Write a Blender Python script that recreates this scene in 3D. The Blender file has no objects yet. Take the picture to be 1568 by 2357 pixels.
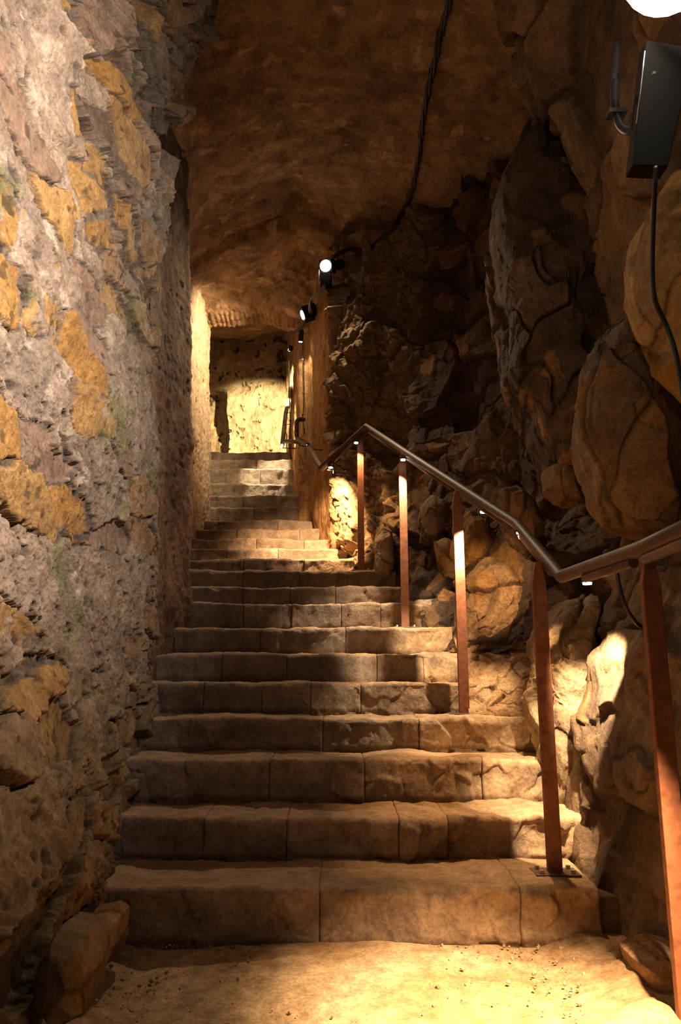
import bpy, math, random
import numpy as np
from mathutils import Vector, Matrix

C = bpy.context.scene
COL = C.collection
F, T, H = 1700.0, 0.2108, 0.962        # focal length in pixels of the 1568x2357 frame, upward tilt, eye height

# ------------------------------------------------------------------ camera
cam_d = bpy.data.cameras.new('camera'); cam = bpy.data.objects.new('camera', cam_d); COL.objects.link(cam)
cam.location = (0, 0, H); cam.rotation_euler = (math.pi/2 + T, 0, 0)
cam_d.sensor_fit = 'VERTICAL'; cam_d.sensor_height = 36.0; cam_d.lens = F/2357.0*36.0
cam_d.clip_start = 0.02
C.camera = cam
C.view_settings.view_transform = 'Standard'; C.view_settings.look = 'None'
C.view_settings.exposure = 0.65; C.view_settings.gamma = 1.0
C.view_settings.use_curve_mapping = False

# ------------------------------------------------------------------ world (even warm fill light, added, coming in from behind the viewer)
w = bpy.data.worlds.new('world'); C.world = w; w.use_nodes = True
w.node_tree.nodes['Background'].inputs[0].default_value = (1.0, 0.66, 0.40, 1)
w.node_tree.nodes['Background'].inputs[1].default_value = 0.11
C.cycles.max_bounces = 8; C.cycles.diffuse_bounces = 5; C.cycles.sample_clamp_indirect = 4.0

def at(px, py, Y):
    """point of the place at distance Y seen at that spot of the photograph"""
    e = math.tan(math.atan((1178.5-py)/F)+T)
    zc = Y*math.cos(T)+Y*e*math.sin(T)
    return np.array([(px-784.0)/F*zc, Y, H+Y*e])

# ------------------------------------------------------------------ lights
def spot(name, loc, target, energy, color, angle, blend=0.5, size=0.03):
    d = bpy.data.lights.new(name, 'SPOT'); o = bpy.data.objects.new(name, d); COL.objects.link(o)
    d.energy = energy; d.color = color; d.spot_size = math.radians(angle); d.spot_blend = blend; d.shadow_soft_size = size
    o.location = loc
    o.rotation_euler = (Vector(target)-Vector(loc)).to_track_quat('-Z', 'Y').to_euler()
    return o
def point(name, loc, energy, color, size=0.03):
    d = bpy.data.lights.new(name, 'POINT'); o = bpy.data.objects.new(name, d); COL.objects.link(o)
    d.energy = energy; d.color = color; d.shadow_soft_size = size; o.location = loc
    return o
WARM = (1.0, 0.60, 0.28); MID = (1.0, 0.74, 0.46); NEUT = (1.0, 0.84, 0.68)
P_A = at(750, 612, 6.62); P_B = at(699, 726, 7.62); P_C = at(666, 806, 8.75); P_E = at(692, 786, 7.88)
P_D = at(1500, -62, 1.52)
# big flood lamp at the top right, washing the masonry on the left
spot('flood_light', P_D+np.array([-.07, .0, -.03]), (-1.0, 1.95, 2.68), 480, NEUT, 118, 1.0, .05)
# wall lamp at the ceiling edge
spot('wall_lamp_light', P_A+np.array([-.07, -.12, -.03]), (-.52, 4.7, 2.0), 140, MID, 108, 1.0, .04)
# box lamp facing left
spot('box_lamp_light', P_B+np.array([-.07, -.02, -.02]), (-1.75, 7.95, 4.25), 230, (1, .74, .42), 100, .7, .03)
# lamps past the doorway
spot('far_lamp_light', P_C+np.array([-.05, .05, -.03]), at(596, 1005, 11.4), 1700, (1, .80, .48), 44, 0.6, .03)
spot('riser_lamp_light', P_C+np.array([-.04, .0, -.06]), at(632, 1088, 9.1), 620, (1, .78, .46), 34, 0.5, .02)
spot('pillar_lamp_light', P_E+np.array([-.02, -.04, -.03]), at(684, 900, 8.25), 16, (1, .78, .46), 90, 0.5, .02)

# ------------------------------------------------------------------ numpy noise
def _hash(ix, iy, iz, seed):
    h = (ix.astype(np.int64)*374761393 + iy.astype(np.int64)*668265263 + iz.astype(np.int64)*2147483647 + seed*974634777) & 0xffffffff
    h = ((h ^ (h >> 13))*1274126177) & 0xffffffff
    h = ((h ^ (h >> 16))*2246822519) & 0xffffffff
    return ((h ^ (h >> 15)) & 0xffffff)/float(0xffffff)
def vnoise(P, seed=0):
    I = np.floor(P).astype(np.int64); f = P-I; f = f*f*f*(f*(f*6-15)+10)
    r = 0
    for dx in (0, 1):
        wx = f[..., 0] if dx else 1-f[..., 0]
        for dy in (0, 1):
            wy = f[..., 1] if dy else 1-f[..., 1]
            for dz in (0, 1):
                wz = f[..., 2] if dz else 1-f[..., 2]
                r = r + wx*wy*wz*_hash(I[..., 0]+dx, I[..., 1]+dy, I[..., 2]+dz, seed)
    return r*2-1
def fbm(P, s, octv=4, seed=0, gain=.5, rot=True):
    a, t, r = 1.0, 0.0, 0
    Q = P*s
    for k in range(octv):
        r = r+a*vnoise(Q+17.3*k, seed+k); t += a; a *= gain
        Q = np.stack([Q[..., 0]*.8-Q[..., 1]*.6, Q[..., 0]*.6+Q[..., 1]*.8, Q[..., 2]], -1)*2.03
    return r/t*1.6
def worley(P, seed=0, jit=.95):
    I = np.floor(P).astype(np.int64)
    F1 = np.full(P.shape[:-1], 9.); F2 = F1.copy(); ID = np.zeros(P.shape[:-1]); D = np.zeros(P.shape)
    for dx in (-1, 0, 1):
        for dy in (-1, 0, 1):
            for dz in (-1, 0, 1):
                c = I+np.array([dx, dy, dz])
                j = np.stack([_hash(c[..., 0], c[..., 1], c[..., 2], seed+q) for q in (1, 2, 3)], -1)
                v = c+.5+(j-.5)*jit-P
                d = np.sqrt((v**2).sum(-1))
                m = d < F1
                F2 = np.where(m, F1, np.minimum(F2, d))
                ID = np.where(m, _hash(c[..., 0], c[..., 1], c[..., 2], seed+7), ID)
                D = np.where(m[..., None], v, D)
                F1 = np.where(m, d, F1)
    return F1, F2, ID, D
def sst(a, b, x):
    t = np.clip((x-a)/(b-a), 0, 1); return t*t*(3-2*t)
def r2(ID, k): return (ID*(9173.13+k*771.7)) % 1.0
def mixc(a, b, t): return np.asarray(a)*(1-t[..., None])+np.asarray(b)*t[..., None]

# ------------------------------------------------------------------ materials
def rock_mat(name, rough=.85, bump=.5, fine=1.0, spec=.3, pits=True, usecol=True, color=(.3, .2, .1)):
    m = bpy.data.materials.new(name); m.use_nodes = True; nt = m.node_tree; N = nt.nodes; L = nt.links
    b = N['Principled BSDF']; tc = N.new('ShaderNodeTexCoord')
    b.inputs['Roughness'].default_value = rough; b.inputs['Specular IOR Level'].default_value = spec
    n1 = N.new('ShaderNodeTexNoise'); n1.inputs['Scale'].default_value = 9*fine; n1.inputs['Detail'].default_value = 10; n1.inputs['Roughness'].default_value = .68
    n2 = N.new('ShaderNodeTexNoise'); n2.inputs['Scale'].default_value = 55*fine; n2.inputs['Detail'].default_value = 6; n2.inputs['Roughness'].default_value = .7
    for n in (n1, n2): L.new(tc.outputs['Object'], n.inputs['Vector'])
    if usecol:
        at_ = N.new('ShaderNodeAttribute'); at_.attribute_name = 'Col'; base = at_.outputs['Color']
    else:
        rgb = N.new('ShaderNodeRGB'); rgb.outputs[0].default_value = (*color, 1); base = rgb.outputs[0]
    r1 = N.new('ShaderNodeValToRGB'); L.new(n1.outputs['Fac'], r1.inputs[0])
    r1.color_ramp.elements[0].position = .32; r1.color_ramp.elements[0].color = (.42, .38, .36, 1)
    r1.color_ramp.elements[1].position = .66; r1.color_ramp.elements[1].color = (1.25, 1.25, 1.25, 1)
    mx = N.new('ShaderNodeMix'); mx.data_type = 'RGBA'; mx.blend_type = 'MULTIPLY'; mx.inputs['Factor'].default_value = .8
    L.new(base, mx.inputs[6]); L.new(r1.outputs[0], mx.inputs[7])
    r2_ = N.new('ShaderNodeValToRGB'); L.new(n2.outputs['Fac'], r2_.inputs[0])
    r2_.color_ramp.elements[0].position = .36; r2_.color_ramp.elements[0].color = (.55, .52, .5, 1)
    r2_.color_ramp.elements[1].position = .6; r2_.color_ramp.elements[1].color = (1.1, 1.1, 1.1, 1)
    mx2 = N.new('ShaderNodeMix'); mx2.data_type = 'RGBA'; mx2.blend_type = 'MULTIPLY'; mx2.inputs['Factor'].default_value = .7
    L.new(mx.outputs[2], mx2.inputs[6]); L.new(r2_.outputs[0], mx2.inputs[7])
    L.new(mx2.outputs[2], b.inputs['Base Color'])
    # relief
    ad = N.new('ShaderNodeMath'); ad.operation = 'ADD'
    s2 = N.new('ShaderNodeMath'); s2.operation = 'MULTIPLY'; s2.inputs[1].default_value = .35
    L.new(n2.outputs['Fac'], s2.inputs[0]); L.new(n1.outputs['Fac'], ad.inputs[0]); L.new(s2.outputs[0], ad.inputs[1])
    last = ad.outputs[0]
    if pits:
        vo = N.new('ShaderNodeTexVoronoi'); vo.inputs['Scale'].default_value = 38*fine; L.new(tc.outputs['Object'], vo.inputs['Vector'])
        rp = N.new('ShaderNodeValToRGB'); rp.color_ramp.elements[0].position = .0; rp.color_ramp.elements[1].position = .3
        L.new(vo.outputs['Distance'], rp.inputs[0])
        s3 = N.new('ShaderNodeMath'); s3.operation = 'MULTIPLY'; s3.inputs[1].default_value = .14
        L.new(rp.outputs[0], s3.inputs[0])
        a2 = N.new('ShaderNodeMath'); a2.operation = 'ADD'; L.new(last, a2.inputs[0]); L.new(s3.outputs[0], a2.inputs[1]); last = a2.outputs[0]
    bp = N.new('ShaderNodeBump'); bp.inputs['Strength'].default_value = bump; bp.inputs['Distance'].default_value = .05/fine
    L.new(last, bp.inputs['Height']); L.new(bp.outputs[0], b.inputs['Normal'])
    return m
def metal_mat(name, color, rough=.45, metallic=.3, var=.25, bump=.05):
    m = bpy.data.materials.new(name); m.use_nodes = True; nt = m.node_tree; N = nt.nodes; L = nt.links
    b = N['Principled BSDF']; b.inputs['Roughness'].default_value = rough; b.inputs['Metallic'].default_value = metallic
    tc = N.new('ShaderNodeTexCoord'); n = N.new('ShaderNodeTexNoise'); n.inputs['Scale'].default_value = 40; n.inputs['Detail'].default_value = 6
    L.new(tc.outputs['Object'], n.inputs['Vector'])
    r = N.new('ShaderNodeValToRGB'); L.new(n.outputs['Fac'], r.inputs[0])
    r.color_ramp.elements[0].position = .3; r.color_ramp.elements[0].color = (*[c*(1-var) for c in color], 1)
    r.color_ramp.elements[1].position = .7; r.color_ramp.elements[1].color = (*[c*(1+var) for c in color], 1)
    L.new(r.outputs[0], b.inputs['Base Color'])
    bp = N.new('ShaderNodeBump'); bp.inputs['Strength'].default_value = bump; bp.inputs['Distance'].default_value = .004
    L.new(n.outputs['Fac'], bp.inputs['Height']); L.new(bp.outputs[0], b.inputs['Normal'])
    return m
def emit_mat(name, color, strength):
    m = bpy.data.materials.new(name); m.use_nodes = True; nt = m.node_tree; N = nt.nodes
    b = N['Principled BSDF']; b.inputs['Base Color'].default_value = (.9, .9, .9, 1)
    b.inputs['Emission Color'].default_value = (*color, 1); b.inputs['Emission Strength'].default_value = strength
    return m
M_WALL = rock_mat('masonry_stone', .75, .8, 1.0, .35)
M_ROCK = rock_mat('cave_rock', .85, .6, 1.0, .25)
M_CEIL = rock_mat('vault_rock', .85, .45, .7, .25)
M_STEP = rock_mat('step_stone', .75, .45, 1.1, .4)
M_DIRT = rock_mat('packed_dirt', .95, .35, 1.6, .1)
M_RUST = metal_mat('rusty_steel', (.22, .078, .033), .55, .15, .3, .2)
M_RAIL = metal_mat('brown_rail_steel', (.10, .058, .04), .55, .1, .2)
M_BLACK = metal_mat('black_plastic', (.015, .014, .013), .5, 0, .2)
M_BOX = metal_mat('dark_box_steel', (.010, .007, .005), .85, .0, .15)
M_BOX.node_tree.nodes['Principled BSDF'].inputs['Specular IOR Level'].default_value = .15
M_STEEL = metal_mat('bright_steel', (.5, .48, .45), .3, .9, .1)
M_GLOW = emit_mat('lamp_glow', (1, .90, .76), 24)
M_LED = emit_mat('led_glow', (1, .9, .75), 9)

# ------------------------------------------------------------------ mesh helpers
def link_mesh(name, V, faces_flat, loops_n, mat, cols=None, smooth=True, parent=None):
    me = bpy.data.meshes.new(name); V = V.reshape(-1, 3)
    me.vertices.add(len(V)); me.vertices.foreach_set('co', V.astype(np.float32).ravel())
    nf = len(faces_flat)//loops_n
    me.loops.add(len(faces_flat)); me.loops.foreach_set('vertex_index', faces_flat.astype(np.int32))
    me.polygons.add(nf); me.polygons.foreach_set('loop_start', np.arange(0, nf*loops_n, loops_n, dtype=np.int32))
    try: me.polygons.foreach_set('loop_total', np.full(nf, loops_n, dtype=np.int32))
    except Exception: pass
    me.update(calc_edges=True)
    if smooth: me.polygons.foreach_set('use_smooth', np.ones(nf, dtype=bool))
    if cols is not None:
        a = me.color_attributes.new('Col', 'FLOAT_COLOR', 'POINT')
        c4 = np.ones((len(V), 4), dtype=np.float32); c4[:, :3] = np.clip(cols.reshape(-1, 3), 0, 1)
        a.data.foreach_set('color', c4.ravel())
    me.materials.append(mat)
    o = bpy.data.objects.new(name, me); COL.objects.link(o)
    if parent: o.parent = parent
    return o
def grid_faces(nv, nu, wrap=False):
    i = np.arange(nv*nu).reshape(nv, nu)
    if wrap: i = np.concatenate([i, i[:, :1]], 1)
    return np.stack([i[:-1, :-1], i[:-1, 1:], i[1:, 1:], i[1:, :-1]], -1).ravel()
def normals(V):
    du = np.gradient(V, axis=1); dv = np.gradient(V, axis=0)
    n = np.cross(du, dv); return n/(np.linalg.norm(n, axis=-1, keepdims=True)+1e-9)
def resample(R, nu, nv, blur=0):
    R = np.array(R, dtype=float)
    def interp(A, n, wgt):
        s = np.concatenate([[0], np.cumsum(wgt)]); s /= s[-1]; t = np.linspace(0, 1, n)
        k = np.clip(np.searchsorted(s, t, 'right')-1, 0, len(s)-2); f = (t-s[k])/(s[k+1]-s[k])
        return A[k]*(1-f)[:, None, None]+A[k+1]*f[:, None, None]
    wv = np.linalg.norm(np.diff(R, axis=0), axis=-1).mean(1)+1e-6
    wu = np.linalg.norm(np.diff(R, axis=1), axis=-1).mean(0)+1e-6
    A = interp(R, nv, wv); A = interp(A.transpose(1, 0, 2), nu, wu).transpose(1, 0, 2)
    for _ in range(blur):
        B = A.copy(); B[1:-1] = (A[:-2]+2*A[1:-1]+A[2:])/4; A = B.copy()
        A[:, 1:-1] = (B[:, :-2]+2*B[:, 1:-1]+B[:, 2:])/4
    return A
def net(name, R, nu, nv, fn, mat, toward, blur=0, parent=None):
    V = resample(R, nu, nv, blur); n = normals(V)
    flip = ((np.array(toward)-V.reshape(-1, 3).mean(0))*n.reshape(-1, 3).mean(0)).sum() < 0
    if flip: n = -n
    d, c = fn(V, n)
    V2 = V+n*d[..., None]
    f = grid_faces(nv, nu)
    if flip: f = f.reshape(-1, 4)[:, ::-1].ravel()
    return link_mesh(name, V2, f, 4, mat, c, True, parent)
def struct(o):
    o['kind'] = 'structure'; return o
def tag(o, label, cat, group=None):
    o['label'] = label; o['category'] = cat
    if group: o['group'] = group
    return o
def empty(name, loc):
    o = bpy.data.objects.new(name, None); o.location = loc; o.empty_display_size = .1; COL.objects.link(o); return o
def local(o, parent):
    """parent in place: the thing's parts stay where they stand"""
    o.parent = parent; o.matrix_parent_inverse = Matrix.Translation(parent.location).inverted(); return o

# ------------------------------------------------------------------ rock looks
SAND = (.40, .27, .155); OCHRE = (.38, .205, .06); BROWN = (.20, .125, .075); GREY = (.36, .30, .25); DARK = (.10, .065, .045); PINK = (.45, .34, .27); GREEN = (.17, .19, .06)
def facets(V, scale, seed, amp, tilt, crack):
    Wp = V+.12/scale*np.stack([fbm(V, scale*1.3, 2, seed+50), fbm(V, scale*1.3, 2, seed+60), fbm(V, scale*1.3, 2, seed+70)], -1)*2
    F1, F2, ID, D = worley(Wp*scale, seed)
    rv = np.stack([r2(ID, 1), r2(ID, 2), r2(ID, 3)], -1)-.5
    h = (r2(ID, 4)-.5)*amp+(rv*D).sum(-1)*tilt
    e = sst(0, .10, F2-F1)
    return h*(.25+.75*e)-crack*(1-sst(0, .06, F2-F1)), ID, e
def cave(seed, amp=1.0, tint=BROWN, hi=SAND, sc=1.0, och=.25):
    def fn(V, n):
        h1, ID, e = facets(V, 1.7*sc, seed, .16*amp, .30*amp, .035*amp)
        h2, ID2, e2 = facets(V, 5.5*sc, seed+9, .035*amp, .07*amp, .010*amp)
        h = h1+h2+.05*amp*fbm(V, 1.3*sc, 3, seed+20)+.012*amp*fbm(V, 9*sc, 4, seed+30, .6)
        t = sst(-.5, .6, fbm(V, 1.6, 4, seed+40)); c = mixc(tint, hi, t)
        o = sst(1-och, 1-och+.1, r2(ID2, 6))*.6+sst(.2, .6, fbm(V, 2.2, 3, seed+45))*och
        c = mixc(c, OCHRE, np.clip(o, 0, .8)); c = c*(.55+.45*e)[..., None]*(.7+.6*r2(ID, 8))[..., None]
        return h, c
    return fn

# ------------------------------------------------------------------ floor and staircase data
NOS = [2045, 1882, 1748, 1652, 1572, 1503, 1445, 1388, 1350, 1312, 1286, 1262, 1240, 1217, 1197, 1167, 1140, 1113, 1078, 1058, 1040]
YN = [2.87]+[2.90+.3556*k for k in range(1, 15)]+[8.30+.27*k for k in range(6)]
ZN = [at(784, y, Y)[2] for y, Y in zip(NOS, YN)]

def floor_fn(V, n):
    h = .02*fbm(V, 1.1, 3, 5)+.006*fbm(V, 7, 4, 6)
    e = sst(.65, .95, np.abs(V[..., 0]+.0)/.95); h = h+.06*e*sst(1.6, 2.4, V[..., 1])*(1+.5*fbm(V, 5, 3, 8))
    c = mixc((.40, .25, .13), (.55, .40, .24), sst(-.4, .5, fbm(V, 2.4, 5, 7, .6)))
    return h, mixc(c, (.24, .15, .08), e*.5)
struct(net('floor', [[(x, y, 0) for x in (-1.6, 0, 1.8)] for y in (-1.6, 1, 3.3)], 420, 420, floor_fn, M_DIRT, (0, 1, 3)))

# ------------------------------------------------------------------ left masonry wall
def masonry(V, n):
    Y, Z = V[..., 1], V[..., 2]
    up = sst(2.6, 4.2, Z); lo = 1-sst(.5, 1.3, Z)
    wz = .06*fbm(V, 2.2, 3, 101); wy = .10*fbm(V, 2.0, 3, 111)
    jag = .035*fbm(V, 9, 4, 121, .65)
    Q = np.stack([(Y+wy+jag)/.46, np.zeros_like(Y)+.5, (Z+wz+jag*.7)/.165], -1)
    F1, F2, ID, D = worley(Q, 21, .8)
    gap = F2-F1
    # a stone shows where its own number says so, the rest is smeared over with mortar
    show = np.clip(sst(.56, .59, r2(ID, 1)+.25*lo+.25*up+.16*fbm(V, 7, 4, 33, .65)), 0, 1)
    edge = sst(.05, .12, gap+.10*fbm(V, 12, 4, 37, .65))
    stone = show*edge
    proud = (r2(ID, 2)-.5)*(.05+.05*up+.05*lo)-.008
    tiltv = (D[..., 0]*(r2(ID, 3)-.5)+D[..., 2]*(r2(ID, 4)-.5))*(.06+.04*up)
    h = stone*(proud+tiltv)-(.018+.025*up+.02*lo)*(1-edge)*show
    rough = (1-.65*stone)
    h = h+rough*(.022*fbm(V, 8, 6, 41, .72))+.035*fbm(V, 1.5, 3, 45)+.006*fbm(V, 22, 3, 46)
    pit = sst(.34, .58, vnoise(V*16, 61)*.5+vnoise(V*37, 62)*.6)
    h = h-.018*pit*(1-.8*stone)
    big, IDb, eb = facets(V, 2.3, 71, .20, .42, .05)
    h = h+big*(up*.9+.18*lo)
    mort = mixc((.38, .29, .225), (.25, .195, .155), sst(-.4, .5, fbm(V, 3, 5, 81, .6)))
    mort = mixc(mort, (.56, .47, .38), sst(.2, .6, fbm(V, 8, 4, 83, .7))*.6)
    s = mixc((.40, .24, .09), OCHRE, sst(.35, .6, r2(ID, 5))); s = mixc(s, (.27, .18, .13), sst(.72, .74, r2(ID, 6)))
    s = mixc(s, (.13, .10, .08), sst(.8, .85, r2(ID, 7))*up)
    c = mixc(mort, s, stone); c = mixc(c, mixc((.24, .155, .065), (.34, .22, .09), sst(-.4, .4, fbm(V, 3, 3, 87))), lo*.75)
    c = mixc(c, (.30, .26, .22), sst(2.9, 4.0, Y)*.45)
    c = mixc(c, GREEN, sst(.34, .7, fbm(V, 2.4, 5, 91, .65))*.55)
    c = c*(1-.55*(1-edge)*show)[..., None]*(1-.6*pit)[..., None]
    return h, c
rows, rows0 = [], []
for z, lean, foot in ((-.05, .03, .27), (.3, .02, .25), (.62, .01, .12), (1.0, 0, 0), (1.5, -.02, 0), (2.6, -.05, 0), (3.6, -.10, 0), (4.25, -.13, 0), (4.75, 0, 0), (5.25, .12, 0), (5.6, .2, 0)):
    b = -1.04+lean
    rows0.append([(b+.12+foot, -1.5, z), (b+.03+foot, 1.0, z), (b+.02+foot, 1.62, z)])
    rows.append([(b+.02+foot, 1.6, z), (b+foot, 2.35, z), (b-.01+foot*.85, 2.85, z), (b-.01+foot*.6, 3.3, z), (b+foot*.3, 3.7, z), (b+.005, 4.16, z), (b-.01, 4.24, z), (b-.06, 4.29, z), (-1.9, 4.34, z)])
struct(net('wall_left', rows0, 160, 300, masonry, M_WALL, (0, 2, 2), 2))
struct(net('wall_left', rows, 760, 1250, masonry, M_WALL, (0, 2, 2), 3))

# second, dark stretch of the left wall with the door reveal
def plaster(V, n):
    h = .03*fbm(V, 1.6, 3, 201)+.012*fbm(V, 8, 5, 202, .65)+.006*fbm(V, 24, 3, 203)
    pit = sst(.5, .75, vnoise(V*np.array([13, 13, 9.]), 204)*.7+vnoise(V*33, 205)*.5); h = h-.014*pit
    c = mixc((.12, .07, .048), (.25, .16, .105), sst(-.45, .5, fbm(V*np.array([1, 1, .5]), 5, 5, 206, .65)))
    c = mixc(c, (.50, .38, .26), sst(5.3, 5.5, V[..., 1])*.7)  # unlit stretch darker, lamplit strip past the corner paler, put into the colour
    return h, c*(1-.5*pit)[..., None]
rows = []
for z in (.2, 1.2, 2.4, 3.4, 4.4, 5.6):
    l = -.052*(z-.86); l2 = -.045*(z-.9)
    l += .035; l2 += .05
    rows.append([(-1.6+l, 4.24, z), (-1.18+l, 4.30, z), (-1.16+l, 4.9, z), (-1.07+l, 5.36, z), (-1.075+l, 5.42, z), (-1.20+l, 5.5, z), (-1.40+l, 6.2, z),
                 (-1.47+l2, 7.3, z), (-1.45+l2, 8.24, z), (-1.46+l2, 8.32, z), (-1.60+l2, 8.36, z), (-2.05, 9.0, z), (-2.5, 10.6, z)])
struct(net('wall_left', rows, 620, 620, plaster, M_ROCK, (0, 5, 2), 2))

# ------------------------------------------------------------------ ceiling
def vault(V, n):
    far = sst(3.8, 4.6, V[..., 1])
    S = V*np.array([1, 1.6, 1])
    hr, ID, e = facets(V, 2.6, 301, .05, .12, .02)
    h = .05*fbm(S, 1.3, 4, 302)+.022*fbm(S, 4.5, 4, 303)+.007*fbm(V*np.array([1, 2.5, 1]), 12, 4, 304, .6)+hr*(.2+.5*(1-far))
    lip = sst(7.98, 8.08, V[..., 1])*(1-sst(8.3, 8.4, V[..., 1]))
    h = h+lip*.006*np.sin(V[..., 0]*110+2*fbm(V, 6, 2, 305))
    c = mixc((.25, .155, .085), (.42, .28, .155), sst(-.5, .5, fbm(V, 1.7, 5, 306, .6)))
    ch = sst(.46, .52, vnoise(V*np.array([7, 10, 7.]), 307)*.7+.3*vnoise(V*19, 308)); c = mixc(c, (.55, .38, .24), ch*.7)
    return h, c
rows = []
for Y, zs in ((-1.5, (4.2, 4.5, 4.6, 4.5, 4.1, 3.2)), (3.9, (4.2, 4.5, 4.6, 4.5, 4.1, 3.2)), (4.3, (4.1, 4.45, 4.6, 4.5, 4.35, 3.9)), (5.4, (3.4, 4.2, 4.6, 4.55, 4.35, 3.8)),
              (6.4, (3.7, 4.3, 4.62, 4.45, 4.2, 3.7)), (6.75, (3.8, 4.3, 4.66, 4.25, 4.0, 3.6)), (6.85, (3.75, 4.2, 4.50, 4.2, 3.9, 3.6)), (7.4, (3.9, 4.3, 4.52, 4.2, 3.9, 3.6)),
              (7.85, (4.0, 4.2, 4.33, 4.05, 3.8, 3.6)), (7.95, (3.98, 4.12, 4.18, 3.98, 3.8, 3.6)), (8.3, (3.95, 4.07, 4.11, 3.92, 3.8, 3.6)), (8.36, (4.2, 4.25, 4.3, 4.2, 4.2, 4.2)), (8.8, (4.6, 4.62, 4.65, 4.6, 4.4, 4.4)),
              (10.2, (5.0, 5.1, 5.15, 5.1, 5, 5)), (11.9, (5.55, 5.6, 5.65, 5.55, 5.5, 5.5))):
    xs = (-1.75, -1.2, -.45, .35, 1.2, 2.2) if Y < 7.6 else (-2.4, -1.45, -.95, -.45, .6, 1.6)
    rows.append([(x, Y, z+H) for x, z in zip(xs, zs)])
struct(net('ceiling', rows, 520, 900, vault, M_CEIL, (0, 5, 2), 3))

# ------------------------------------------------------------------ far wall past the doorway
def farwall(V, n):
    S = V*np.array([1, 1, .8]); h = .05*fbm(V, 1.5, 3, 401)+.022*fbm(S, 6, 4, 402, .6)
    pit = sst(.42, .6, vnoise(V*np.array([8, 8, 13.]), 403)*.8+.3*vnoise(V*27, 404)); h = h-.05*pit
    c = mixc((.33, .23, .12), (.5, .38, .2), sst(-.4, .5, fbm(V, 2.2, 4, 405)))
    return h, c*(1-.55*pit)[..., None]
rows = [[at(px, py, Y+dy) for px, Y in ((440, 12.6), (500, 12.5), (514, 12.3), (524, 11.7), (580, 11.55), (660, 11.2), (740, 10.6))] for py, dy in ((1075, 0), (960, 0), (915, -.02))]
rows += [[at(px, py, Y+dy) for px, Y in ((440, 11.9), (500, 11.8), (514, 11.75), (524, 11.7), (580, 11.55), (660, 11.2), (740, 10.6))] for py, dy in ((895, 0), (800, 0), (640, -.2))]
struct(net('wall_back', rows, 380, 420, farwall, M_ROCK, (-.8, 9, 4), 2))
for k, (ax, ay, bx, by, Yr) in enumerate(((503, 1000, 526, 1040, 11.75), (507, 955, 524, 1002, 11.9))):
    pass
def landing_fn(V, n):
    return .015*fbm(V, 4, 4, 501), mixc((.42, .28, .15), (.5, .36, .2), sst(-.4, .4, fbm(V, 5, 3, 502)))
struct(net('floor', [[(x, y, ZN[-1]-.012) for x in (-3.2, .6)] for y in (9.75, 12.8)], 160, 160, landing_fn, M_DIRT, (-.8, 9, 6)))

# ------------------------------------------------------------------ right side: cave wall
def rightwall(V, n):
    Y, X = V[..., 1], V[..., 0]
    smooth = sst(6.75, 7.1, Y)                                       # dressed rock near the doorway
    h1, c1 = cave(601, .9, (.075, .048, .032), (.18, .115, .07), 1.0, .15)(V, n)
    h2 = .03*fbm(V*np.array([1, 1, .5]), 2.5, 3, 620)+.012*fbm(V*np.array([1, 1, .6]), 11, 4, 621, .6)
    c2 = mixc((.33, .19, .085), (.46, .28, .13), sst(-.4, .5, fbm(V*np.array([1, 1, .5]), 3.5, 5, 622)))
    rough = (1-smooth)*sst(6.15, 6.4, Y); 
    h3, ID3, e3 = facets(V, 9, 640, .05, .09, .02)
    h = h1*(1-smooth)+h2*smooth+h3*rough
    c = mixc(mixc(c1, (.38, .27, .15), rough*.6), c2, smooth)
    return h, c
def col(pairs):  # (py, px, Y)
    return [at(px, py, Y) for py, px, Y in pairs]
PY = (120, 330, 480, 600, 700, 820, 940, 1060, 1150, 1230, 1310, 1400, 1500)
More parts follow.
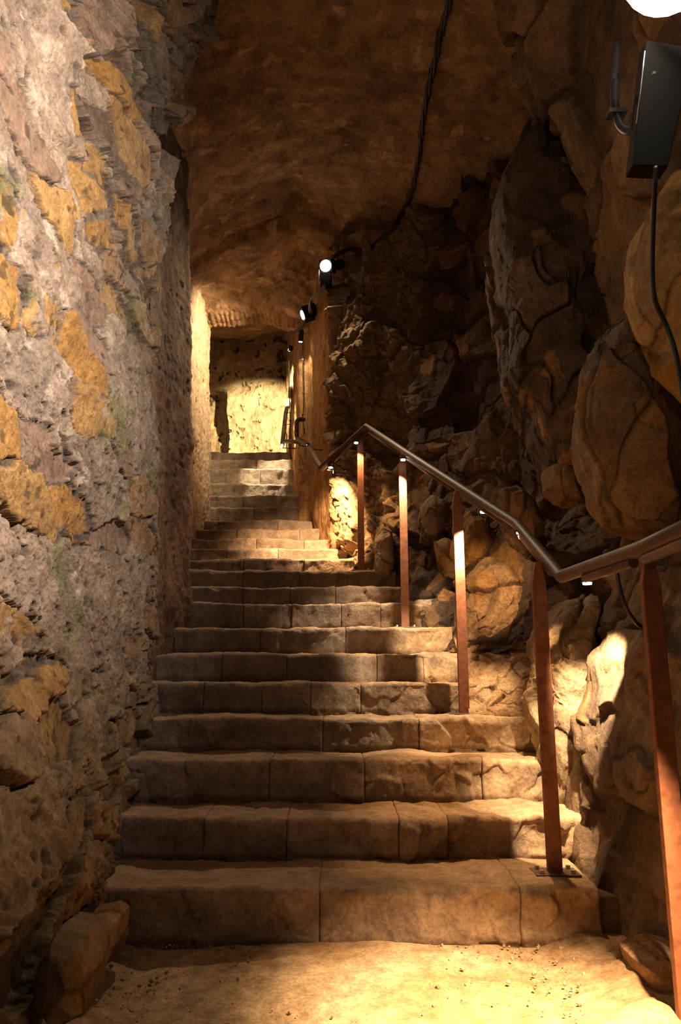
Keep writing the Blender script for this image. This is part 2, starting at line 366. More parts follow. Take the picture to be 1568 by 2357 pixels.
cols = [
    [(662, 10.6)]*13, [(686, 8.42)]*13, [(689, 8.28)]*13, [(706, 8.24)]*13,
    [(740, 7.45)]*9+[(738, 7.5)]*4,
    [(765, 6.98)]*13,
    [(800, 6.62), (800, 6.62), (790, 6.62), (778, 6.6), (778, 6.58), (770, 6.55), (762, 6.7), (768, 6.75), (772, 6.75), (776, 6.7), (785, 6.65), (790, 6.6), (800, 6.6)],
    [(860, 6.55), (860, 6.5), (845, 6.5), (830, 6.45), (830, 6.4), (825, 6.45), (820, 6.6), (822, 6.65), (824, 6.6), (828, 6.5), (835, 6.45), (840, 6.4), (850, 6.4)],
    [(905, 6.6), (905, 6.5), (895, 6.5), (885, 6.4), (880, 6.45), (880, 6.5), (880, 6.55), (885, 6.55), (890, 6.45), (895, 6.2), (905, 6.15), (915, 5.9), (930, 5.7)],
    [(990, 6.2), (985, 6.2), (975, 6.3), (960, 6.3), (955, 6.3), (955, 6.25), (960, 6.25), (970, 6.1), (980, 6.0), (985, 6.0), (985, 5.9), (980, 5.5), (985, 5.2)],
    [(1100, 5.8), (1090, 5.8), (1080, 6.0), (1070, 6.0), (1070, 5.9), (1070, 5.9), (1070, 5.9), (1070, 5.8), (1075, 5.7), (1075, 5.6), (1070, 5.5), (1060, 5.2), (1060, 4.8)],
    [(1230, 5.2), (1220, 5.2), (1210, 5.4), (1200, 5.4), (1200, 5.3), (1200, 5.3), (1200, 5.3), (1200, 5.3), (1200, 5.3), (1200, 5.1), (1190, 4.9), (1190, 4.7), (1190, 4.4)],
    [(1380, 4.3), (1380, 4.4), (1370, 4.5), (1360, 4.6), (1360, 4.6), (1360, 4.6), (1360, 4.6), (1360, 4.6), (1355, 4.5), (1350, 4.4), (1340, 4.2), (1330, 4.0), (1320, 3.8)],
    [(1560, 3.4), (1560, 3.5), (1560, 3.7), (1550, 3.8), (1550, 3.8), (1550, 3.8), (1550, 3.8), (1550, 3.8), (1540, 3.7), (1530, 3.6), (1520, 3.5), (1510, 3.4), (1500, 3.3)],
    [(1900, 2.9), (1900, 2.9), (1900, 3.0), (1900, 3.1), (1900, 3.1), (1900, 3.1), (1900, 3.1), (1900, 3.1), (1900, 3.0), (1900, 2.9), (1900, 2.9), (1900, 2.9), (1900, 2.9)],
]
rows = [[at(c[i][0], py, c[i][1]) for c in cols] for i, py in enumerate(PY)]
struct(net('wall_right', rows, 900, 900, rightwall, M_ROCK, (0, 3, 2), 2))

# near stretch of the right wall, beside the viewer
def nearright(V, n):
    h, c = cave(701, .75, (.12, .08, .05), (.27, .175, .095), .9, .10)(V, n)
    lo = 1-sst(.2, .9, V[..., 2]); h = h*(1-.4*lo)
    return h, c
rows = []
for z, d in ((-.06, 0), (.25, .02), (.6, .06), (1.0, .16), (1.25, .32), (1.6, .5), (2.1, .48), (2.7, .42), (3.4, .32), (4.3, .1), (5.2, -.25)):
    rows.append([(.95+d, -1.5, z), (1.05+d, .6, z), (1.12+d, 1.8, z), (1.04+d, 2.4, z), (.98+d, 2.8, z), (.96+d, 3.15, z), (1.0+d*.9, 3.5, z), (1.15+d*.8, 3.75, z), (1.9+d, 3.9, z)])
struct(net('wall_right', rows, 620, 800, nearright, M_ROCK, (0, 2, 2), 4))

# earth bank on the right ends of the middle steps
def bank_fn(V, n):
    h1, ID, e = facets(V, 6, 801, .05, .08, .015)
    return h1*.7+.03*fbm(V, 3, 4, 802)+.012*fbm(V, 14, 4, 803, .65), mixc((.36, .21, .10), (.50, .33, .18), sst(-.5, .5, fbm(V, 4, 5, 804, .65)))
R = [[(1030, 1425, 5.3), (1110, 1420, 5.15), (1200, 1400, 4.9), (1330, 1380, 4.5)],
     [(1045, 1468, 4.98), (1115, 1462, 4.85), (1200, 1458, 4.6), (1330, 1450, 4.3)],
     [(1060, 1520, 4.66), (1120, 1515, 4.5), (1200, 1520, 4.3), (1330, 1520, 4.05)],
     [(1075, 1590, 4.32), (1135, 1590, 4.25), (1200, 1590, 4.12), (1330, 1590, 3.9)],
     [(1080, 1648, 4.06), (1160, 1648, 4.03), (1220, 1652, 4.01), (1340, 1652, 3.98)],
     [(1080, 1720, 4.12), (1160, 1720, 4.1), (1220, 1720, 4.08), (1340, 1720, 4.05)]]
struct(net('earth_bank_1', [[at(*p) for p in r] for r in R], 300, 420, bank_fn, M_DIRT, (0, 3, 2), 3))

# ------------------------------------------------------------------ staircases
def step_blocks(n, xs, parent, seed, endY):
    zt, zb = ZN[n], (ZN[n-1] if n else 0.0)
    part = empty('step', (0, YN[n], zb)); local(part, parent)
    near = YN[n] < 4.6
    for k in range(len(xs)-1):
        x0, x1 = xs[k], xs[k+1]
        rs = np.random.RandomState(seed*100+n*10+k)
        h = zt-zb; rr = .02+.02*rs.rand()
        y0 = YN[n]+(rs.rand()-.5)*.02; yb = endY
        prof = [(y0+.012, zb-.05)]+[(y0+.004*math.sin(3*t), zb+t*(h-rr)) for t in np.linspace(0, 1, 22 if near else 10)]
        prof += [(y0+rr-rr*math.cos(a), zt-rr+rr*math.sin(a)) for a in np.linspace(.2, math.pi/2, 7)]
        prof += [(y, zt) for y in np.linspace(y0+rr+.02, yb, 20 if near else 8)]
        prof = np.array(prof)
        nx = max(16, int((x1-x0)/(.006 if near else .014))); e = .011
        X = np.concatenate([x0+e*np.array([0, .08, .25, .5, .8]), np.linspace(x0+e*1.2, x1-e*1.2, nx), x1-e*np.array([.8, .5, .25, .08, 0])])
        t = np.clip(np.minimum(X-x0, x1-X)/e, 0, 1); inset = e*1.0*(1-np.sqrt(np.clip(1-(1-t)**2, 0, 1)))
        V = np.zeros((len(prof), len(X), 3)); V[..., 0] = X[None]; V[..., 1] = prof[:, 0, None]; V[..., 2] = prof[:, 1, None]
        nn = normals(V); nn = nn*np.where((nn*np.array([0, -1, 1.])).sum(-1, keepdims=True) < 0, -1, 1)
        front = np.clip(-nn[..., 1], 0, 1)
        S = V+np.array([0, 0, n*3.1])
        side = .6+.9*sst(-.2, .7, V[..., 0])
        hf, ID, ed = facets(S, 5.5, 900+seed, .026, .05, .004)
        hh = (.014*fbm(S, 3.2, 3, 910+seed)+.007*fbm(S, 13, 4, 920+seed, .6)+hf*.8*side*front)-inset[None]*np.where(front > .5, 1, .6)
        hh = hh-.012*(1-sst(0, .03, V[..., 2]-zb))*front
        V2 = V+nn*hh[..., None]
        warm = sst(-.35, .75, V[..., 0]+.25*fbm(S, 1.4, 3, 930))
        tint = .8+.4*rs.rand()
        c = mixc((.25, .20, .165), (.40, .27, .15), warm)*tint  # dim grey light left and warm lamplight right painted into the block colour
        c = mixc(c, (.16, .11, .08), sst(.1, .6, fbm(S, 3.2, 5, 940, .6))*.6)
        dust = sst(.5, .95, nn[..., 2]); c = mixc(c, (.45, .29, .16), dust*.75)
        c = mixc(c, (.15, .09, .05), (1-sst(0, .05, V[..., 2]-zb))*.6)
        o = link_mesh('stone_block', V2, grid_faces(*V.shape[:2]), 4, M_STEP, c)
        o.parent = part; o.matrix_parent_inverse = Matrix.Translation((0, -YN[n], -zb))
    return part
def stair_core(name, i0, i1, x0, x1, parent, back):
    V = []; z = (ZN[i0-1] if i0 else -.05)
    pts = []
    for i in range(i0, i1+1):
        pts.append((YN[i]+.045, z-.0)); pts.append((YN[i]+.045, ZN[i]-.04)); z = ZN[i]-.04
    pts.append((back, z))
    P = np.array(pts); V = np.zeros((2, len(P), 3)); V[0, :, 0] = x0; V[1, :, 0] = x1; V[:, :, 1] = P[:, 0]; V[:, :, 2] = P[:, 1]
    c = np.zeros_like(V)+np.array((.2, .13, .08))
    return local(link_mesh(name, V, grid_faces(2, len(P)), 4, M_DIRT, c, False), parent)
PXJ = {0: [262, 735, 1198, 1385], 1: [268, 470, 660, 918, 1030, 1370], 2: [275, 622, 838, 1110, 1362], 3: [300, 742, 965, 1262], 4: [312, 470, 604, 716, 830, 1105],
       5: [350, 512, 660, 868, 975, 1058], 6: [378, 600, 795, 1064], 7: [425, 560, 672, 785, 876, 1046], 8: [440, 560, 668, 772, 924], 9: [440, 560, 690, 800, 912],
       10: [440, 560, 700, 815], 11: [440, 520, 640, 800], 12: [440, 590, 700, 780], 13: [440, 545, 690, 765], 14: [440, 500, 640, 755],
       15: [470, 585, 690], 16: [470, 560, 690], 17: [470, 640, 690], 18: [470, 600, 690], 19: [470, 590, 690], 20: [470, 620, 690]}
stair = empty('stone_staircase', (0, 2.87, 0)); tag(stair, 'long worn stone staircase climbing from the dirt floor to the doorway', 'staircase')
stair_core('mortar_core', 0, 14, -1.7, 1.25, stair, 8.4)
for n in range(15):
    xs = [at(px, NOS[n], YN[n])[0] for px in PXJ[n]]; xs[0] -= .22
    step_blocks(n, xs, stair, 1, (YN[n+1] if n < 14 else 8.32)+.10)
stair2 = empty('stone_staircase', (-1, 8.3, ZN[14])); tag(stair2, 'short narrow stone stair inside the lit doorway at the far end', 'staircase')
stair_core('mortar_core', 15, 20, -2.6, -.3, stair2, 9.9)
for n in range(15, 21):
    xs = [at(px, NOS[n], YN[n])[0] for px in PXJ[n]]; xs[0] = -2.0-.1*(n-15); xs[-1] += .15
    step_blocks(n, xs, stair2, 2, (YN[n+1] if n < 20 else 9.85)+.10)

# ------------------------------------------------------------------ boulders and outcrops
def rock(name, outline, Y, thick, label, cat, seed, tint=BROWN, hi=SAND, amp=1.0, box=.75, res=150, och=.2, group=None, flat=None):
    pts = np.array([at(px, py, Y) for px, py in outline]); c = pts.mean(0)
    d = pts-c; th = np.arctan2(d[:, 2], d[:, 0]); o = np.argsort(th); d = d[o]
    n = res*2; TH = np.linspace(-math.pi, math.pi, n, endpoint=False)
    R = np.zeros(n)
    m = len(d)
    for i, t in enumerate(TH):
        u = np.array([math.cos(t), math.sin(t)]); best = 0
        for k in range(m):
            a = d[k][[0, 2]]; b = d[(k+1) % m][[0, 2]]; e = b-a
            den = u[0]*e[1]-u[1]*e[0]
            if abs(den) < 1e-9: continue
            s = (a[0]*e[1]-a[1]*e[0])/den; q = (a[0]*u[1]-a[1]*u[0])/den
            if s > 0 and -1e-6 <= q <= 1+1e-6: best = max(best, s)
        R[i] = best
    PH = np.linspace(1e-3, math.pi-1e-3, res)
    sp = np.sin(PH)**box; cp = np.sign(np.cos(PH))*np.abs(np.cos(PH))**box
    V = np.zeros((res, n, 3))
    rr = R[None]*sp[:, None]
    V[..., 0] = c[0]+rr*np.cos(TH); V[..., 2] = c[2]+rr*np.sin(TH); V[..., 1] = Y+thick*.5-thick*.5*cp[:, None]
    nn = V-np.array([c[0], Y+thick*.5, c[2]]); nn = nn/np.array([R.mean()**2, (thick*.5)**2, R.mean()**2]); nn /= np.linalg.norm(nn, axis=-1, keepdims=True)+1e-9
    k = min(1, R.mean()/.3)*amp
    h, col_ = cave(seed, .55*k, tint, hi, 1.6, och)(V, nn)
    h = h+.012*k*fbm(V, 12, 4, seed+80, .65)
    V = V+nn*h[..., None]
    f = grid_faces(res, n, True).reshape(-1, 4)[:, ::-1].ravel()
    ob = link_mesh(name, V-c, f, 4, M_ROCK, col_); ob.location = c
    return tag(ob, label, cat, group)
rock('boulder', [(1300, 1405), (1340, 1385), (1400, 1375), (1420, 1480), (1400, 1620), (1372, 1760), (1352, 1862), (1298, 1850), (1282, 1740), (1268, 1600), (1264, 1470)], 3.42, .55,
     'brightly lit upright boulder right behind the second nearest post', 'boulder', 1001, (.34, .24, .14), (.45, .34, .2), 1.0, och=.0)
rock('boulder', [(1072, 1380), (1090, 1320), (1140, 1280), (1195, 1275), (1230, 1330), (1235, 1440), (1190, 1480), (1110, 1500), (1062, 1480)], 4.75, .6,
     'rounded sandy boulder on the earth bank right of the third post', 'boulder', 1002, (.34, .22, .12), (.44, .3, .17), .9)
rock('boulder', [(1062, 1200), (1090, 1170), (1130, 1180), (1150, 1240), (1120, 1290), (1075, 1310), (1055, 1260)], 5.1, .45,
     'yellow lit rock under the handrail right of the third post', 'boulder', 1003, (.42, .25, .08), (.5, .33, .12), .9, och=.5)
rock('boulder', [(862, 1240), (880, 1195), (905, 1210), (912, 1300), (900, 1330), (865, 1318)], 6.0, .4,
     'pale lit rock between the two farthest posts', 'boulder', 1004, (.34, .25, .16), (.42, .32, .22), .9)
rock('boulder', [(975, 1160), (1000, 1130), (1035, 1145), (1045, 1210), (1010, 1250), (975, 1235)], 5.7, .5,
     'grey brown rock standing out of the wall between second and third post', 'boulder', 1005, (.25, .17, .11), (.33, .23, .15), .9)
rock('boulder', [(1004, 1240), (1030, 1225), (1062, 1240), (1062, 1330), (1035, 1335), (1012, 1290)], 5.45, .4,
     'small ochre rock half hidden behind the third post', 'boulder', 1006, (.32, .19, .08), (.4, .25, .11), .8)
rock('boulder', [(940, 1385), (1000, 1375), (1050, 1372), (1056, 1432), (1000, 1440), (942, 1434)], 5.42, .35,
     'low grey rubble closing the right end of a middle step', 'boulder', 1007, (.22, .17, .13), (.3, .23, .17), 1.0)
rock('rock_outcrop', [(1165, 1110), (1200, 1095), (1245, 1140), (1275, 1215), (1245, 1250), (1200, 1215)], 4.2, .6,
     'brown rock ledge in the dark hollow above the handrail bend', 'rock', 1008, (.22, .13, .07), (.3, .18, .1), .8)
rock('rock_outcrop', [(1180, 330), (1250, 200), (1400, 260), (1560, 500), (1480, 800), (1460, 1000), (1440, 1110), (1330, 1060), (1280, 960), (1262, 880), (1212, 790), (1200, 690), (1175, 480)], 3.55, .9,
     'long dark rock face hanging over the hollow at the right', 'rock', 1009, (.07, .05, .035), (.16, .11, .07), .8, .6, 230, .15)
rock('rock_outcrop', [(1405, 760), (1450, 690), (1520, 640), (1600, 700), (1640, 1000), (1600, 1225), (1500, 1190), (1440, 1120), (1408, 960)], 2.75, .6,
     'big smooth brown rock hanging at the right edge above the handrail', 'rock', 1010, (.16, .10, .055), (.24, .155, .085), .4, .7, 200, .2)
rock('rock_outcrop', [(1530, 430), (1600, 330), (1750, 500), (1760, 900), (1620, 760), (1560, 640), (1530, 560)], 2.3, .5,
     'ochre rock at the right edge beside the hanging black cable', 'rock', 1011, (.36, .20, .065), (.40, .25, .09), .35, .7, 150, .5)
rock('rock_outcrop', [(1225, -40), (1300, -160), (1480, -160), (1440, 30), (1385, 158), (1350, 150), (1290, 80)], 3.3, .7,
     'grey brown pointed rock hanging from the vault beside the flood lamp', 'rock', 1012, (.17, .13, .10), (.25, .19, .14), .8, .7, 150, .1)
rock('rock_outcrop', [(1272, 1060), (1300, 1040), (1345, 1090), (1350, 1150), (1310, 1140), (1278, 1110)], 3.75, .35,
     'knobbly small rock under the long dark rock face', 'rock', 1013, (.2, .12, .07), (.28, .18, .1), .8)
rock('fallen_stone', [(60, 2240), (100, 2170), (170, 2190), (180, 2260), (165, 2380), (90, 2420), (50, 2350)], 2.0, .35,
     'big dull stone at the foot of the left wall, nearest the viewer', 'stone', 1014, (.24, .17, .09), (.3, .21, .12), .5)
rock('fallen_stone', [(180, 2130), (225, 2120), (250, 2140), (245, 2200), (228, 2250), (190, 2240)], 2.45, .3,
     'brown stone jutting from the foot of the left wall below the first step', 'stone', 1015, (.26, .17, .08), (.32, .21, .11), .5)
rock('foothold_rock', [(1480, 2230), (1540, 2200), (1640, 2230), (1700, 2330), (1600, 2380), (1500, 2300)], 2.42, .3,
     'low dirt covered rock at the floor edge behind the nearest post', 'stone', 1016, (.3, .19, .1), (.38, .25, .14), .6)

# ------------------------------------------------------------------ loose gravel along the floor edges
def gravel():
    rs = np.random.RandomState(5); Vs, Fs, Cs = [], [], []; base = 0
    ico = np.array([(1, 0, 0), (-1, 0, 0), (0, 1, 0), (0, -1, 0), (0, 0, 1), (0, 0, -1)], float)
    tri = np.array([(0, 2, 4), (2, 1, 4), (1, 3, 4), (3, 0, 4), (2, 0, 5), (1, 2, 5), (3, 1, 5), (0, 3, 5)])
    for i in range(1100):
        r = rs.rand()
        if r < .45: x = .55+.45*rs.rand()**.6; y = 1.9+1.0*rs.rand()
        elif r < .7: x = -.9+.35*rs.rand()**1.4; y = 1.9+1.0*rs.rand()
        else: x = -.8+1.7*rs.rand(); y = 2.86-.9*rs.rand()**2.5
        s = .002+.006*rs.rand()**3
        V = ico*(.6+.8*rs.rand(6, 3))*s+np.array([x, y, .012+s*.3])
        Vs.append(V); Fs.append(tri+base); base += 6; Cs.append(np.tile(np.array((.45, .33, .22))*(.6+.7*rs.rand()), (6, 1)))
    o = link_mesh('gravel', np.concatenate(Vs), np.concatenate(Fs).ravel(), 3, M_DIRT, np.concatenate(Cs), False)
    o['kind'] = 'stuff'; tag(o, 'loose gravel strewn over the dirt floor before the first step', 'gravel')
gravel()

# ------------------------------------------------------------------ steel parts
def tube(name, pts, r, mat, parent=None, sides=14, closed_ends=True, corner=True, ell=None):
    P = [Vector(p) for p in pts]; rings = []
    n = len(P)
    prev = None
    for i, p in enumerate(P):
        a = (P[i]-P[i-1]).normalized() if i else None
        b = (P[i+1]-P[i]).normalized() if i < n-1 else None
        t = (a+b).normalized() if a is not None and b is not None else (a if b is None else b)
        up = Vector((0, 0, 1)) if abs(t.z) < .95 else Vector((0, 1, 0))
        if prev is not None and prev.cross(t).length > .05: up = t.cross(prev.cross(t)) if False else up
        s = t.cross(up).normalized(); u = s.cross(t).normalized()
        k = 1.0
        if a is not None and b is not None: k = 1/max(.5, math.cos(a.angle(b)/2))
        ring = []
        for q in range(sides):
            an = 2*math.pi*q/sides
            ring.append(tuple(p+s*(math.cos(an)*r*(k if ell is None else k))+u*(math.sin(an)*r*(ell or 1))))
        rings.append(ring)
    V = np.array(rings); f = grid_faces(n, sides, True)
    me_f = [tuple(x) for x in f.reshape(-1, 4)]
    me = bpy.data.meshes.new(name)
    faces = me_f+([tuple(range(sides))[::-1], tuple((n-1)*sides+q for q in range(sides))] if closed_ends else [])
    me.from_pydata([tuple(v) for v in V.reshape(-1, 3)], [], faces); me.update()
    for pl in me.polygons: pl.use_smooth = len(pl.vertices) == 4
    me.materials.append(mat); o = bpy.data.objects.new(name, me); COL.objects.link(o)
    if parent: local(o, parent)
    return o
def curve_pts(pts, n=10):
    P = np.array(pts, float); P = np.vstack([2*P[0]-P[1], P, 2*P[-1]-P[-2]]); out = []
    for i in range(1, len(P)-2):
        for t in np.linspace(0, 1, n, endpoint=False):
            a, b, c, d = P[i-1:i+3]
            out.append(.5*((2*b)+(-a+c)*t+(2*a-5*b+4*c-d)*t*t+(-a+3*b-3*c+d)*t**3))
    out.append(P[-2]); return out
def prism(name, poly, depth, M, mat, parent=None, bevel=.002):
    """polygon in local xy, thickness along local z, placed with matrix M"""
    n = len(poly); V = [(x, y, -depth/2) for x, y in poly]+[(x, y, depth/2) for x, y in poly]
    Fc = [tuple(range(n))[::-1], tuple(range(n, 2*n))]+[(i, (i+1) % n, (i+1) % n+n, i+n) for i in range(n)]
    me = bpy.data.meshes.new(name); me.from_pydata([tuple(M @ Vector(v)) for v in V], [], Fc); me.update(); me.materials.append(mat)
    o = bpy.data.objects.new(name, me); COL.objects.link(o)
    if bevel:
        b = o.modifiers.new('bevel', 'BEVEL'); b.width = bevel; b.segments = 2
    if parent: local(o, parent)
    return o
def box(name, c, s, mat, parent=None, M=None, bevel=.002):
    M = (Matrix.Translation(Vector(c)) @ (M or Matrix.Identity(4)))
    return prism(name, [(-s[0]/2, -s[1]/2), (s[0]/2, -s[1]/2), (s[0]/2, s[1]/2), (-s[0]/2, s[1]/2)], s[2], M, mat, parent, bevel)
def disc(name, c, direction, r, depth, mat, parent=None, n=24):
    q = Vector(direction).to_track_quat('Z', 'Y').to_matrix().to_4x4()
    return prism(name, [(r*math.cos(2*math.pi*k/n), r*math.sin(2*math.pi*k/n)) for k in range(n)], depth, Matrix.Translation(Vector(c)) @ q, mat, parent, 0)

hr = empty('handrail', (.92, 2.2, 0)); tag(hr, 'long brown steel handrail on five rusty posts climbing the right side', 'handrail')
posts = [(.924, 2.2, .0, 1290), (.820, 3.05, ZN[0], 1300), (.673, 4.15, ZN[3], 1140), (.452, 5.2, ZN[6], 1062), (.176, 6.25, ZN[9], 1018)]
path = [at(1700, 1162, 1.55), at(1480, 1262, 2.2), at(1293, 1327, 2.86), at(1190, 1206, 3.5), at(1052, 1118, 4.15), at(926, 1036, 5.2), at(845, 981, 6.22), at(740, 1078, 6.32), at(706, 1021, 7.05), at(685, 1010, 7.6)]
loop = curve_pts([at(685, 1010, 7.7), at(683, 1002, 7.72), at(683, 975, 7.75), at(686, 967, 7.76), at(692, 965, 7.8), at(699, 965, 7.95)], 5)
rp = [Vector(p) for p in path]
tube('rail', path[:-1]+loop, .025, M_RAIL, hr, 16)
# light channel slung under the rail
def under(a, b, f0, f1, dz=-.034): return [tuple(a.lerp(b, f0)+Vector((0, 0, dz))), tuple(a.lerp(b, f1)+Vector((0, 0, dz)))]
for a, b, f0, f1 in ((0, 1, 0, .98), (1, 2, .1, .66), (2, 3, .2, .92), (3, 4, .1, .9), (4, 5, .05, .85), (5, 6, .06, .9), (6, 7, .1, .85)):
    tube('light_channel', under(rp[a], rp[b], f0, f1), .017, M_RAIL, hr, 12)
for (x, y, z, pyt) in posts:
    zr = None
    # height of the rail above this post
    best = min((((rp[i].lerp(rp[i+1], t).xy-Vector((x, y))).length, rp[i].lerp(rp[i+1], t).z) for i in range(7) for t in np.linspace(0, 1, 40)), key=lambda q: q[0])
    top = best[1]-.02
    M = Matrix.Translation((x, y, 0)) @ Matrix.Rotation(math.pi/2, 4, 'X')
    p = prism('post', [(-.028, z+.006), (.028, z+.006), (.028, top-.09), (.012, top), (-.012, top), (-.028, top-.09)], .028, M, M_RUST, hr, .003)
    bp = box('base_plate', (x, y-.005, z+.008), (.17, .11, .012), M_RAIL, hr)
    for sx in (-1, 1):
        for sy in (-1, 1):
            b_ = disc('bolt', (x+sx*.06, y-.005+sy*.035, z+.02), (0, 0, 1), .009, .014, M_STEEL, None, 6)
            b_.parent = bp; b_.matrix_parent_inverse = (Matrix.Translation(hr.location)).inverted() @ Matrix.Identity(4)
            b_.matrix_parent_inverse = Matrix.Translation(hr.location).inverted() @ Matrix.Translation(hr.location)
# LED spots under the rail: (px, py, Y, target, energy, angle)
leds = [
    ((1568+60, 1262, 1.75), (.50, 2.24, 0), 85, 54, (1, .66, .36)),
    ((1352, 1342, 2.88), (1.08, 3.36, .60), 20, 60, MID),
    ((1192, 1226, 3.42), (.74, 3.52, .5), 10, 66, WARM),  # added LED, none shows at this bend; brightens the lower right steps
    ((1113, 1178, 3.95), (.52, 4.25, .8), 11, 58, MID),
    ((1113, 1178, 3.95), (.42, 4.85, 1.05), 17, 44, MID),
    ((1113, 1178, 3.95), (.98, 4.8, 1.5), 6, 46, WARM),
    ((928, 1058, 5.10), (.42, 5.25, 1.55), 5, 60, MID),
    ((928, 1058, 5.10), (.22, 5.35, 1.25), 13, 62, MID),
    ((820, 1019, 6.16), (.28, 6.38, 1.95), 3.5, 75, WARM),
    ((761, 1076, 6.28), (-.12, 6.85, 2.2), 34, 95, WARM),
    ((709, 1025, 6.95), (-.32, 7.8, 2.7), 26, 90, WARM),
]
seen = set()
for i, (p, tg, en, an, lc_) in enumerate(leds):
    L0 = at(*p)
    if p not in seen:
        seen.add(p); disc('led_spot', L0, (0, 0, 1), .017 if p[0] != 1192 else .006, .012, M_LED, hr, 20)
        disc('led_rim', L0+np.array([0, 0, .008]), (0, 0, 1), .023 if p[0] != 1192 else .010, .012, M_BLACK, hr, 20)
    spot('led_light', L0-np.array([0, 0, .014]), tg, en*7, lc_, an, .6 if i else 1.0, .012)
# wall brackets of the handrail
for a, b, c in (((768, 1062, 6.28), (769, 1090, 6.30), (793, 1092, 6.6)), ((752, 1081, 6.3), (768, 1082, 6.4), (786, 1083, 6.6)), ((714, 1027, 6.95), (716, 1034, 6.97), (742, 1036, 7.4))):
    tube('wall_bracket', [at(*a), at(*b), at(*c)], .006, M_BLACK, hr, 8)

# upper rail past the door pillar
hr2 = empty('handrail', at(650, 1017, 8.1)); tag(hr2, 'short slanted dark rail in front of the far glowing wall', 'handrail')
tube('rail', [at(704, 1018, 7.9), at(650, 1015, 8.15)], .024, M_RAIL, hr2)
tube('rail', [at(650, 1025, 8.15), at(658, 950, 8.6), at(668, 915, 9.1), at(669, 880, 9.6)], .026, M_RAIL, hr2)
tube('wall_bracket', [at(690, 1018, 8.0), at(690, 1025, 8.0), at(707, 1028, 8.1)], .006, M_BLACK, hr2, 8)
tube('wall_bracket', [at(650, 1025, 8.15), at(652, 1031, 8.15), at(680, 1032, 8.3)], .006, M_BLACK, hr2, 8)
disc('led_spot', at(649, 1026, 8.13), (0, -.6, -1), .014, .01, M_LED, hr2)
for py in (950, 977):
    tube('wall_bracket', [at(657, py, 8.55), at(668, py, 8.5)], .005, M_BLACK, hr2, 8)

# ------------------------------------------------------------------ cables
bpy.context.view_layer.update()
SURF = [o for o in bpy.data.objects if o.get('kind') == 'structure' or o.name.startswith('rock_outcrop')]
def on_rock(px, py, lift=.025):
    """the point just off the rock face met in that direction"""
    o0 = Vector((0, 0, H)); d = (Vector(at(px, py, 1.0))-o0).normalized(); best = None
    for s_ in SURF:
        M = s_.matrix_world.inverted(); hit, loc, nrm, _ = s_.ray_cast(M @ o0, d)
        if hit:
            q = s_.matrix_world @ loc; k = (q-o0).length
            if best is None or k < best[0]: best = (k, q, nrm)
    k, q, nrm = best
    if nrm.dot(d) > 0: nrm = -nrm
    return np.array(q+nrm*lift-d*lift*.5)
def cable(pts, r, label, n=8, sag=None, strands=1, group=None, clips=()):
    P = curve_pts([at(*p) if len(p) == 3 else on_rock(*p) for p in pts], n)
    root = empty('cable', P[0]); tag(root, label, 'cable', group)
    for s in range(strands):
        off = [np.array([math.cos(2.1*s+i*.25)*r*.9, 0, math.sin(2.1*s+i*.25)*r*.9]) if strands > 1 else 0 for i in range(len(P))]
        tube('strand', [p+o for p, o in zip(P, off)], r, M_BLACK, root, 8)
    for c in clips:
        q = P[int(c*(len(P)-1))]; box('clip', q, (r*4.5, r*3, .012), M_BLACK, root, None, 0)
    return root
cable([(1036, -30), (1030, 15), (1018, 70), (1003, 120), (994, 165), (985, 210), (978, 255), (972, 300), (968, 340), (962, 385), (955, 420), (945, 450), (926, 490), (905, 525), (882, 550), (855, 568), (828, 574), (800, 578), (768, 592, 6.6)],
      .013, 'thick black cable bundle running along the ceiling to the wall lamp', 8, strands=4, clips=(.12, .22, .4, .62, .8))
cable([(752, 655, 6.6), (735, 672, 6.8), (716, 690, 7.15), (715, 715, 7.45), (716, 722, 7.6)], .012, 'black cable linking the two lamps at the ceiling edge', 8, strands=3)
cable([(712, 730, 7.65), (695, 752, 7.85), (678, 765, 8.0), (660, 770, 8.1)], .013, 'black cable from the box lamp down to the doorway corner', 8, strands=3)
cable([(696, 750, 7.85), (697, 790, 8.1), (697, 850, 8.17), (699, 930, 8.17), (697, 965, 8.17), (702, 1000, 8.15)], .006, 'thin black wire clipped down the right edge of the door pillar', 6, clips=(.35, .55, .75, .95))
cable([(663, 772, 8.15), (665, 805, 8.2), (666, 900, 8.2), (668, 960, 8.2), (670, 1010, 8.2)], .006, 'thin black wire down the left edge of the door pillar', 6, clips=(.2, .5, .8))
cable([(1510, 384, 1.62), (1507, 440, 1.63), (1504, 520, 1.66), (1502, 620, 1.69), (1508, 690, 1.7), (1532, 745, 1.72), (1552, 800, 1.72), (1568, 880, 1.72), (1585, 1000, 1.72)],
      .0065, 'black cable hanging from the flood lamp box down the right edge', 8)
cable([(1418, 1305, 2.75), (1425, 1345, 2.78), (1440, 1395, 2.8), (1462, 1430, 2.82), (1482, 1446, 2.84), (1530, 1468, 2.86), (1580, 1492, 2.86)],
      .008, 'black cable drooping below the handrail behind the nearest post', 8)
cable([(1422, 95, 1.85), (1416, 180, 1.82), (1416, 240, 1.78), (1424, 280, 1.74), (1442, 302, 1.70), (1466, 300, 1.66)], .011, 'curved dark conduit bending into the flood lamp box', 8, clips=(.5,))

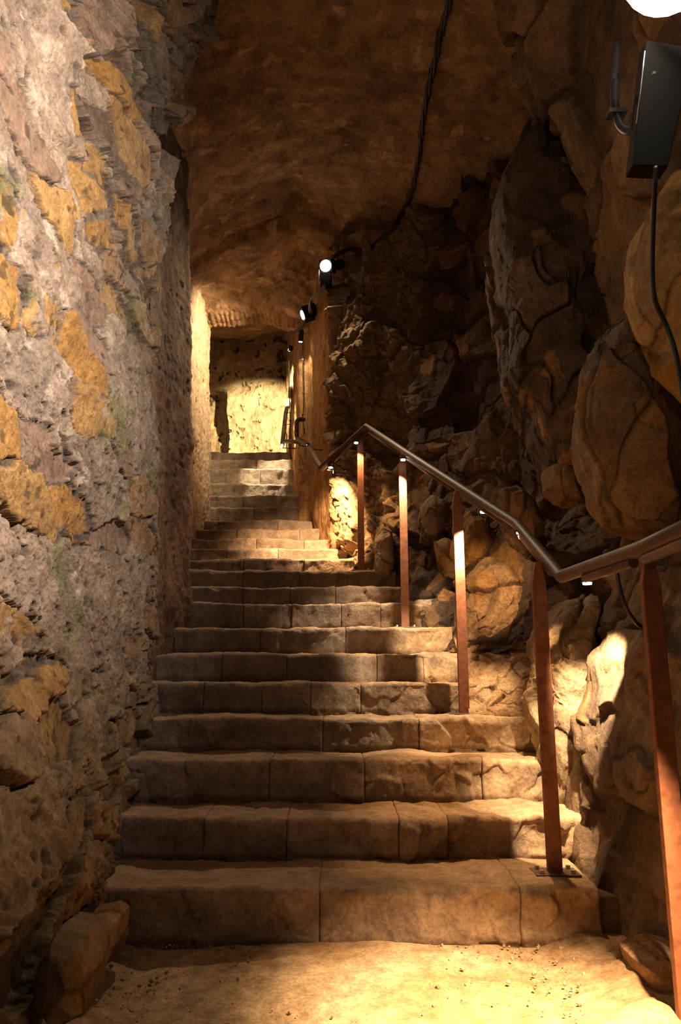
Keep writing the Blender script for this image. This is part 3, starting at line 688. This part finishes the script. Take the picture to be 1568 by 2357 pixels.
# ------------------------------------------------------------------ lamps
def lamp(name, c, direction, w, h, d, label, parts=True, glow=None, glowr=None):
    root = empty(name, c); tag(root, label, 'lamp')
    Dv = Vector(direction).normalized(); Q = Dv.to_track_quat('Z', 'Y').to_matrix().to_4x4()
    prism('housing', [(-w/2, -h/2), (w/2, -h/2), (w/2, h/2), (-w/2, h/2)], d, Matrix.Translation(Vector(c)-Dv*d/2) @ Q, M_BOX, root, .006)
    disc('lens', Vector(c)+Dv*.004, Dv, glowr or min(w, h)*.42, .008, glow or M_GLOW, root)
    return root
# wall lamp at the ceiling edge, aimed down the stairs
la = lamp('wall_lamp', P_A, (-.35, -1, -.35), .135, .135, .11, 'small round lamp shining white where ceiling meets rock', glowr=.056)
tube('bracket', [P_A+np.array([-.07, .02, -.03]), P_A+np.array([-.07, .03, -.16]), P_A+np.array([.07, .03, -.16]), P_A+np.array([.07, .02, -.03])], .008, M_STEEL, la, 8)
box('ballast_box', P_A+np.array([.005, .06, -.13]), (.115, .10, .13), M_BOX, la)
disc('cable_gland', P_A+np.array([.11, .09, .06]), (1, .3, .4), .05, .12, M_BOX, la)
lb = lamp('box_lamp', at(697, 725, 7.6), (-1, -.18, -.42), .13, .15, .16, 'black box lamp facing left above the door pillar', glowr=.05)
tube('bracket', [at(707, 716, 7.68), at(716, 722, 7.72)], .01, M_BLACK, lb, 8)
lc = lamp('spot_lamp', P_C, (-.5, .6, -.45), .05, .05, .06, 'tiny lamp dot on the wire left of the door pillar', glowr=.014)
disc('side_lens', P_C+np.array([0, -.032, 0]), (0, -1, 0), .011, .008, M_GLOW, lc)
le = lamp('spot_lamp', P_E, (-.1, .35, -1), .05, .06, .13, 'small black lamp hanging above the lit door pillar', glowr=.02)
# flood lamp at the top right with its box
lf = lamp('flood_lamp', P_D+np.array([.05, 0, .035]), (-.45, -.55, -.40), .155, .155, .09, 'glaring flood lamp cut by the top right corner', glowr=.118)
bp_ = [at(px, py, 1.62) for px, py in ((1457, 380), (1538, 384), (1600, 110), (1488, 92))]
bx = prism('driver_box', [(p[0], p[2]) for p in bp_], .05, Matrix(((1, 0, 0, 0), (0, 0, 1, 1.645), (0, 1, 0, 0), (0, 0, 0, 1))), M_BOX, lf, .003)
tube('edge_glint', [at(1485, 118, 1.612), at(1480, 160, 1.612), at(1474, 215, 1.612), at(1466, 285, 1.612)], .0020, M_STEEL, lf, 8)  # bright thin tube standing in for the highlight along the box edge
disc('screw', at(1506, 168, 1.565), (-.2, -1, 0), .004, .004, M_STEEL, lf, 10)
